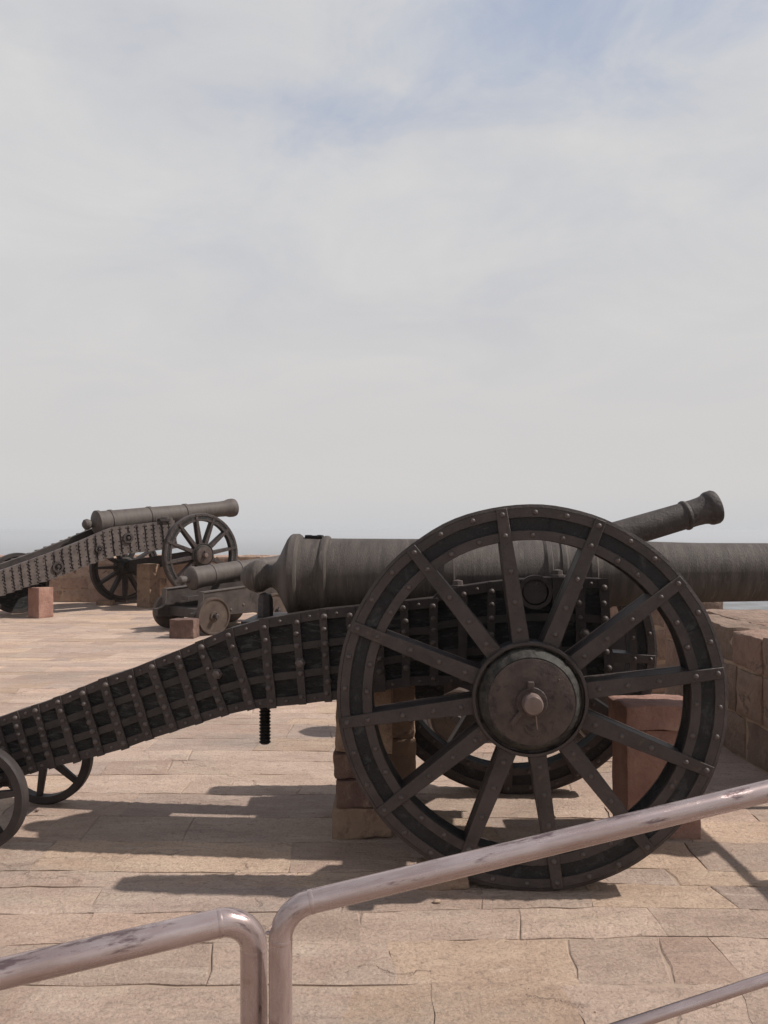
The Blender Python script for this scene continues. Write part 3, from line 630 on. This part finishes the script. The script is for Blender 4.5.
# gun 2: raised muzzle, behind the big one
O2 = Vector((0.50, 6.10, 0)); yaw2 = R_(1.5)
U2 = Vector((math.cos(yaw2), math.sin(yaw2), 0)); V2 = Vector((-math.sin(yaw2), math.cos(yaw2), 0))
def L2(px, py): return to_local(px, py, 0.0, O2, U2, V2)
m2 = L2(714, 507); n2_ = L2(640, 529); d2 = Vector((m2[0] - n2_[0], 0, m2[1] - n2_[1])).normalized(); m2v = Vector((m2[0], 0, m2[1]))
b2 = m2v - d2 * 2.15
prof2 = [(-.22, 0), (-.215, .03), (-.19, .055), (-.16, .062), (-.12, .05), (-.09, .035), (-.07, .04), (-.03, .10), (0, .165), (.03, .17), (.06, .165), (.065, .152), (.5, .142), (.505, .15), (.54, .15), (.545, .136), (1.05, .124), (1.055, .133), (1.09, .133), (1.095, .115), (1.72, .106), (1.895, .104), (1.905, .114), (1.915, .117), (1.928, .114), (1.94, .105), (1.99, .104), (2.05, .108), (2.085, .117), (2.095, .127), (2.11, .132), (2.15, .133), (2.165, .126), (2.17, .07), (1.9, .068), (1.9, 0)]
truck_gun(O2, yaw2, 'cannon behind the big one, with its flared muzzle raised up to the right', 1.05, 0.78, 0.205, 0.66, 0.80, b2, d2, prof2, ('iron_dim', 'iron', 'barrel_dark'), 'truckwheel', 'rimlight', 0.95)
# gun 3: small one at the back left
c3 = W(213, 617.5, 11.7); yaw3 = R_(46); U3 = Vector((math.cos(yaw3), math.sin(yaw3), 0)); V3 = Vector((-math.sin(yaw3), math.cos(yaw3), 0))
O3 = c3 + V3 * 0.60; O3.z = 0
def L3(px, py): return to_local(px, py, 0.0, O3, U3, V3)
a3 = L3(191.5, 578.5); b3 = L3(257, 566.5); d3 = Vector((b3[0] - a3[0], 0, b3[1] - a3[1])).normalized(); o3 = Vector((a3[0], 0, a3[1]))
prof3 = [(-.23, 0), (-.225, .03), (-.20, .055), (-.17, .06), (-.13, .052), (-.09, .045), (-.06, .06), (-.04, .12), (-.02, .150), (0, .162), (.05, .162), (.055, .150), (.10, .148), (.34, .144), (.345, .152), (.38, .152), (.385, .142), (.85, .132), (.855, .14), (.89, .14), (.895, .124), (1.6, .105), (1.9, .102), (2.0, .128), (2.04, .128), (2.05, .06), (1.9, 0)]
prof3 = [(t_, r_ * 1.13) for t_, r_ in prof3]
truck_gun(O3, yaw3, 'small cannon on a low four-wheeled truck carriage, left of the big breech', 1.15, 1.20, 0.275, 0.62, 0.72, o3, d3, prof3, ('truck', 'barrel_pale', 'barrel_pale'), 'truckwheel', 'truckwheel', 0.9)

# ================================================================== FIELD GUN 4 (far left)
yaw4 = R_(44); O4 = Vector((-4.48, 16.17, 0)); U4 = Vector((math.cos(yaw4), math.sin(yaw4), 0)); V4 = Vector((-math.sin(yaw4), math.cos(yaw4), 0))
def L4(px, py, v): return to_local(px, py, v, O4, U4, V4)
g4 = thing('field_cannon', O4, yaw4, 'farthest cannon on the left, pale barrel on a studded carriage by the wall', 'cannon')
def loc4(p): d = p - O4; return Vector((d.dot(U4), d.dot(V4), d.z))
pn = loc4(W(201, 555, 15.75)); pf = loc4(W(125, 567, 16.6))
spoked_wheel(g4, pn, 0.825, 12, R_(10), -1, 0.235, rim_w=0.15, iron='iron', wood='wood', full=False, segs=64)
spoked_wheel(g4, pf, 0.74, 12, R_(0), 1, 0.22, rim_w=0.13, iron='iron_dim', full=False, segs=64, rivets=False)
mb = MB(); ad = (pf - pn); mb.lathe([(0, .06), (ad.length, .06)], pn, ad, 14); mb.build('axle', M['iron_dim'], g4)
mb = MB(); mid4 = (pn + pf) / 2; mb.box((mid4.x, mid4.y, mid4.z), (.2, ad.length * .8, .22), 0, Vector((0, 1, 0)).rotation_difference(ad.normalized()).to_matrix()); mb.build('axle_bed', M['iron_dim'], g4)
def lerp_poly(pl, x):
    for (x0, y0), (x1, y1) in zip(pl, pl[1:]):
        if x0 <= x <= x1: return y0 + (y1 - y0) * (x - x0) / (x1 - x0)
    return pl[-1][1]
tp4 = [(-60, 592), (0, 571), (5, 569.5), (51, 553), (81, 541), (112, 527.5), (130, 525.5), (172, 520.5)]
bt4 = [(-60, 612), (0, 596), (27, 586.5), (51, 579), (73, 571), (90, 564), (112, 556.5), (130, 553), (176, 548)]
xs = [-46, -36, -27] + [-18 + 8.3 * i for i in range(23)] + [171]
p4 = [(L4(x, lerp_poly(tp4, x), -.42), L4(x + 3, lerp_poly(bt4, x + 3), -.42)) for x in xs]
for s in (-1, 1): cheek(g4, p4, s * .42, s, .10, 'iron_dim', 'iron_pale', list(range(len(xs))), rows=(0, 1), bw=0.062, riv=7, cols=(-.054, .054), rr=0.016, m_riv='iron_dim')  # dark rivets: the shade cast by their heads is put into the colour
for (px, py, r_) in ((58, 567, .10), (128, 538, .10), (99, 549, .07)):
    q = L4(px, py, -.45); mb = MB(); mb.lathe([(0, r_ * .62), (0, r_), (.03, r_), (.03, r_ * .62)], (q[0], -.44, q[1]), (0, -1, 0), 20, 0, True); mb.lathe([(0, r_ * .3), (.05, r_ * .3), (.06, 0)], (q[0], -.44, q[1]), (0, -1, 0), 12); mb.build('ring_bolt', M['iron_dim'], g4)
for x in (-20, 40, 100, 150):
    q = L4(x, (lerp_poly(tp4, x) + lerp_poly(bt4, x)) / 2 + 1, 0); mb = MB(); mb.box((q[0], 0, q[1] - .06), (.12, .66, .22)); mb.build('transom', M['iron_dim'], g4)
a4 = L4(96.5, 523.3, 0); b4 = L4(234, 507.5, 0); d4 = Vector((b4[0] - a4[0], 0, b4[1] - a4[1])); len4 = d4.length; d4.normalize()
k4 = len4
prof4 = [(-.27, 0), (-.265, .05), (-.23, .095), (-.18, .105), (-.13, .085), (-.10, .055), (-.07, .07), (-.05, .14), (-.02, .215), (0, .245), (.06, .245), (.065, .225), (.25, .222), (.26, .235), (.31, .235), (.32, .218), (.34 * k4, .205), (.345 * k4, .218), (.365 * k4, .218), (.37 * k4, .20), (.60 * k4, .182), (.605 * k4, .196), (.625 * k4, .196), (.63 * k4, .178), (.88 * k4, .165), (.93 * k4, .172), (.955 * k4, .196), (.985 * k4, .20), (k4, .19), (k4 + .002, .10), (k4 - .3, .1), (k4 - .3, 0)]
mb = MB(); mb.lathe(prof4, (a4[0], 0, a4[1]), d4, 48); br4 = mb.build('barrel', M['barrel_pale'], g4, sharp=28)
c4 = Vector((a4[0], 0, a4[1])) + d4 * (k4 * .42)
mb = MB(); mb.lathe([(-.45, .07), (.45, .07)], c4 - Vector((0, 0, .08)), (0, 1, 0), 18); mb.build('trunnion', M['iron_pale'], br4)
mb = MB(); q = L4(163, 521, -.42); mb.box((q[0] + .02, -.42, q[1] + .02), (.22, .12, .05)); mb.build('trunnion_cap', M['iron_dim'], g4)
pw = loc4(W(18, 587, 14.75)); pw.z = 0.56
tw = cast_wheel(g4, pw, 0.56, 8, 0.2, 'iron_dim', th=.10, rim=.07, hub=.1, out=1)
mb = MB(); mb.lathe([(-.015, 0), (-.015, .50), (.015, .50), (.015, 0)], (0, 0, 0), (0, 1, 0), 40); mb.build('dark_backing', M['wood'], tw)  # dark disc added behind the spokes to darken the wheel's inside
pw2 = pw.copy(); pw2.y = pw.y - 2 * (pw.y) if pw.y > .5 else -pw.y
mb = MB(); mb.lathe([(-.3, .04), (pw.y, .04)], (pw.x, 0, pw.z), (0, 1, 0), 14); mb.build('trail_axle', M['iron_dim'], g4)

# ================================================================== STONE SUPPORTS
G = 'stone blocks propping the cannons'
xa0, xa1 = (333 - CX) / F * 3.95, (390 - CX) / F * 3.95
cxa, wa = (xa0 + xa1) / 2 + .004, xa1 - xa0
zc = [0, .155, .30, .425, .785]
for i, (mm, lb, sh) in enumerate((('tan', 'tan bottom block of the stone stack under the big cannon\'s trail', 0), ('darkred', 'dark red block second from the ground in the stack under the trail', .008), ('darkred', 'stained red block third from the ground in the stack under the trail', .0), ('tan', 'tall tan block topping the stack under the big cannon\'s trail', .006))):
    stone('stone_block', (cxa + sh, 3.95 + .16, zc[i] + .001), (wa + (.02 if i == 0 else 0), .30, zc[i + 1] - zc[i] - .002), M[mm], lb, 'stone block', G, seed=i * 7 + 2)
xb0, xb1 = (365 - CX) / F * 4.40, (415.5 - CX) / F * 4.40
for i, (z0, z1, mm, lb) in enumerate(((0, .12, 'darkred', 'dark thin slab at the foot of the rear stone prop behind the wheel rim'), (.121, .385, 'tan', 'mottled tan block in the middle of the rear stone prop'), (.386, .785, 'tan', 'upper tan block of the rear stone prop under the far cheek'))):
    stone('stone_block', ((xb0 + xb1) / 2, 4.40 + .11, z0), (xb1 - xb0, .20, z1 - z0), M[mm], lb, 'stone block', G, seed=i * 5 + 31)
xr0, xr1 = (626 - CX) / F * 3.94, (703 - CX) / F * 3.94
cr = (xr0 + xr1) / 2; wr = xr1 - xr0
stone('stone_block', (cr + .005, 3.94 + .15, 0), (wr - .01, .27, .545), M['red'], 'smooth red sandstone block standing upright behind the wheel\'s right side', 'stone block', G, seed=51, amp=.004)
stone('stone_block', (cr, 3.94 + .155, .546), (wr + .012, .31, .122), M['red'], 'rough-fronted red cap stone on the upright block right of the hub', 'stone block', G, seed=57, amp=.012, cut=18)
pc = W(443, 887, 3.45)
stone('wheel_chock', (pc.x, 3.47, 0), (.22, .13, .085), M['tan'], 'small tan stone wedged behind the foot of the big wheel', 'stone', None, seed=61, amp=.012)
pb = W(37, 618, 13.9)
stone('stone_block', (pb.x, 14.05, 0), (.30, .30, .53), M['red'], 'upright red block under the far-left cannon\'s trail', 'stone block', G, rz=R_(-30), seed=63, amp=.006)
pb = W(147, 607, 15.85)
stone('stone_block', (pb.x, 15.95, 0), (.32, .32, .86), M['tan'], 'tall tan post propping the far cannon\'s axle between its wheels', 'stone block', G, rz=R_(-25), seed=64, amp=.006)
pb = W(181, 641, 11.2)
stone('stone_block', (pb.x, 11.40, 0), (.36, .24, .27), M['darkred'], 'low red block behind the small truck cannon\'s rear wheels', 'stone block', G, rz=R_(-8), seed=65)
pq = loc4(pn); np_ = W(201, 555, 15.75)
stone('stone_block', (np_.x, np_.y, 0), (.6, .34, np_.z - .825 + .004), M['tan'], 'low stone pad under the far cannon\'s nearer wheel, behind the truck cannon', 'stone block', G, rz=yaw4, seed=66)
pf_ = W(105, 601, 16.3)
stone('wheel_chock', (pf_.x, 16.35, 0), (.34, .2, .10), M['wall'] if False else M['tan'], 'low stone chocking the far cannon\'s shaded wheel beside the wall', 'stone', None, seed=67)

# ================================================================== HANDRAILS
def fillet(pts, rad, n=10):
    pts = [Vector(p) for p in pts]; out_ = [pts[0]]
    for a_, b_, c_ in zip(pts, pts[1:], pts[2:]):
        d0 = (a_ - b_).normalized(); d1 = (c_ - b_).normalized(); half = d0.angle(d1) / 2; t_ = rad / math.tan(half)
        s0, s1 = b_ + d0 * t_, b_ + d1 * t_; cen = b_ + (d0 + d1).normalized() * (rad / math.sin(half))
        v0, v1 = s0 - cen, s1 - cen; an = v0.angle(v1)
        for i in range(n + 1):
            f = i / n; out_.append(cen + (v0 * math.sin((1 - f) * an) + v1 * math.sin(f * an)) / math.sin(an))
    out_.append(pts[-1]); return out_
def dense(p, step=0.05):
    o = [p[0]]
    for a_, b_ in zip(p, p[1:]):
        k = max(1, int((b_ - a_).length / step))
        for i in range(1, k + 1): o.append(a_.lerp(b_, i / k))
    return o
def collar(path, i, r): mb = MB(); d = (path[i + 1] - path[i]).normalized(); mb.lathe([(-.004, r), (-.002, r + .0005), (.003, r + .0005), (.005, r)], path[i], d, 24, 0, True); return mb
# left rail
Dp = 1.55; pr_ = 0.0265
top = W(254, 915, Dp); lft = W(0, 974, 1.40); ext = top + (lft - top) * 3.2
foot = Vector((top.x, top.y, 0)); foot2 = Vector((ext.x, ext.y, 0))
hl = thing('handrail', (top.x, top.y, 0), 0, 'worn mauve pipe handrail at the bottom left, sloping down to the left', 'handrail')
off = Vector(hl.location)
path = fillet([foot - off, top - off, ext - off, foot2 - off], 0.062)
mb = MB(); mb.tube(dense(path), pr_, 28); mb.build('pipe', M['pipe'], hl)
for idx in (1, 11): collar(path, idx, pr_).build('weld_seam', M['pipe'], hl)
for f_ in (foot, foot2):
    mb = MB(); mb.lathe([(0.0, 0), (0.0, .06), (.008, .06), (.008, 0)], f_ - off, (0, 0, 1), 24); mb.build('base_flange', M['pipe'], hl)
# right rail
top = W(280.5, 909, 1.50); rgt = W(768, 791, 1.68); ext = top + (rgt - top) * 1.55
foot = Vector((top.x, top.y, 0)); foot2 = Vector((ext.x, ext.y, 0))
hr = thing('handrail', (top.x, top.y, 0), 0, 'worn mauve pipe handrail rising to the right across the big wheel', 'handrail')
off = Vector(hr.location); pr_ = 0.0222
path = fillet([foot - off, top - off, ext - off, foot2 - off], 0.068)
mb = MB(); mb.tube(dense(path), pr_, 28); mb.build('pipe', M['pipe'], hr)
for idx in (1, 11): collar(path, idx, pr_).build('weld_seam', M['pipe'], hr)
la, lb_ = W(640, 1021, 1.68), W(768, 979, 1.72); dl = (lb_ - la)
l0 = la - dl * ((la.x - foot.x) / dl.x) ; l1 = lb_ + dl * ((foot2.x - lb_.x) / dl.x)
mb = MB(); mb.tube(dense([l0 - off, l1 - off]), 0.0125, 20); mb.build('lower_rail', M['pipe'], hr)
for f_ in (foot, foot2):
    mb = MB(); mb.lathe([(0.0, 0), (0.0, .06), (.008, .06), (.008, 0)], f_ - off, (0, 0, 1), 24); mb.build('base_flange', M['pipe'], hr)
mb = MB(); mb.dome(Vector((-.024, 0, top.z - .045)), (-1, 0, .3), .004, .005, 8); mb.build('weld_bead', M['pipe'], hr)
# rail and bollard closing the gap in the parapet, right of the picture: their shade lies on the paving
stone('stone_bollard', (2.66, 3.42, 0), (.34, .20, 1.02), M['tan'], 'squared stone bollard at the open end of the right parapet', 'bollard', None, seed=71)
mb = MB(); mb.tube([(2.52, 2.2, 1.06), (2.52, 3.4, 1.055), (2.50, 4.42, 1.05)], .024, 16); mb.tube([(2.50, 4.42, 0), (2.50, 4.42, 1.06)], .024, 16); mb.tube([(2.52, 2.2, 0), (2.52, 2.2, 1.06)], .024, 16)
tag(mb.build('barrier_rail', M['pipe']), 'straight pipe barrier closing the gap at the parapet\'s near end', 'barrier')
# loose chips on the paving
for i, (px, py, D, s_, mm, lb) in enumerate(((437, 903, 3.29, .022, 'mortar', 'tiny white stone chip on the paving left of the wheel\'s foot'), (36.5, 812, 4.35, .016, 'darkred', 'tiny dark pebble near the trail wheels on the left'))):
    p = W(px, py, D)
    stone('pebble', (p.x, EYE * F / (py - HY), 0.001), (s_ * 1.4, s_, s_ * .7), M[mm], lb, 'pebble', None, seed=80 + i, amp=.003, cut=2)

# grit and crumbs of stone lying in the joints: nobody could count them
bm = bmesh.new(); r = random.Random(5)
for _ in range(150):
    y = 2.2 + 9 * r.random() ** 2; x = r.uniform(-.55 * y, min(2.3, .5 * y)); q = r.uniform(.0012, .0034) * (1.6 if r.random() < .08 else 1)
    t_ = bmesh.ops.create_icosphere(bm, subdivisions=1, radius=q)
    for v in t_['verts']:
        v.co = Vector((v.co.x * r.uniform(.8, 1.5), v.co.y, v.co.z * .7)) + Vector((x, y, q * .4))
me = bpy.data.meshes.new('gravel'); bm.to_mesh(me); bm.free(); me.materials.append(M['tan'])
o = bpy.data.objects.new('gravel', me); COL.objects.link(o); o['kind'] = 'stuff'
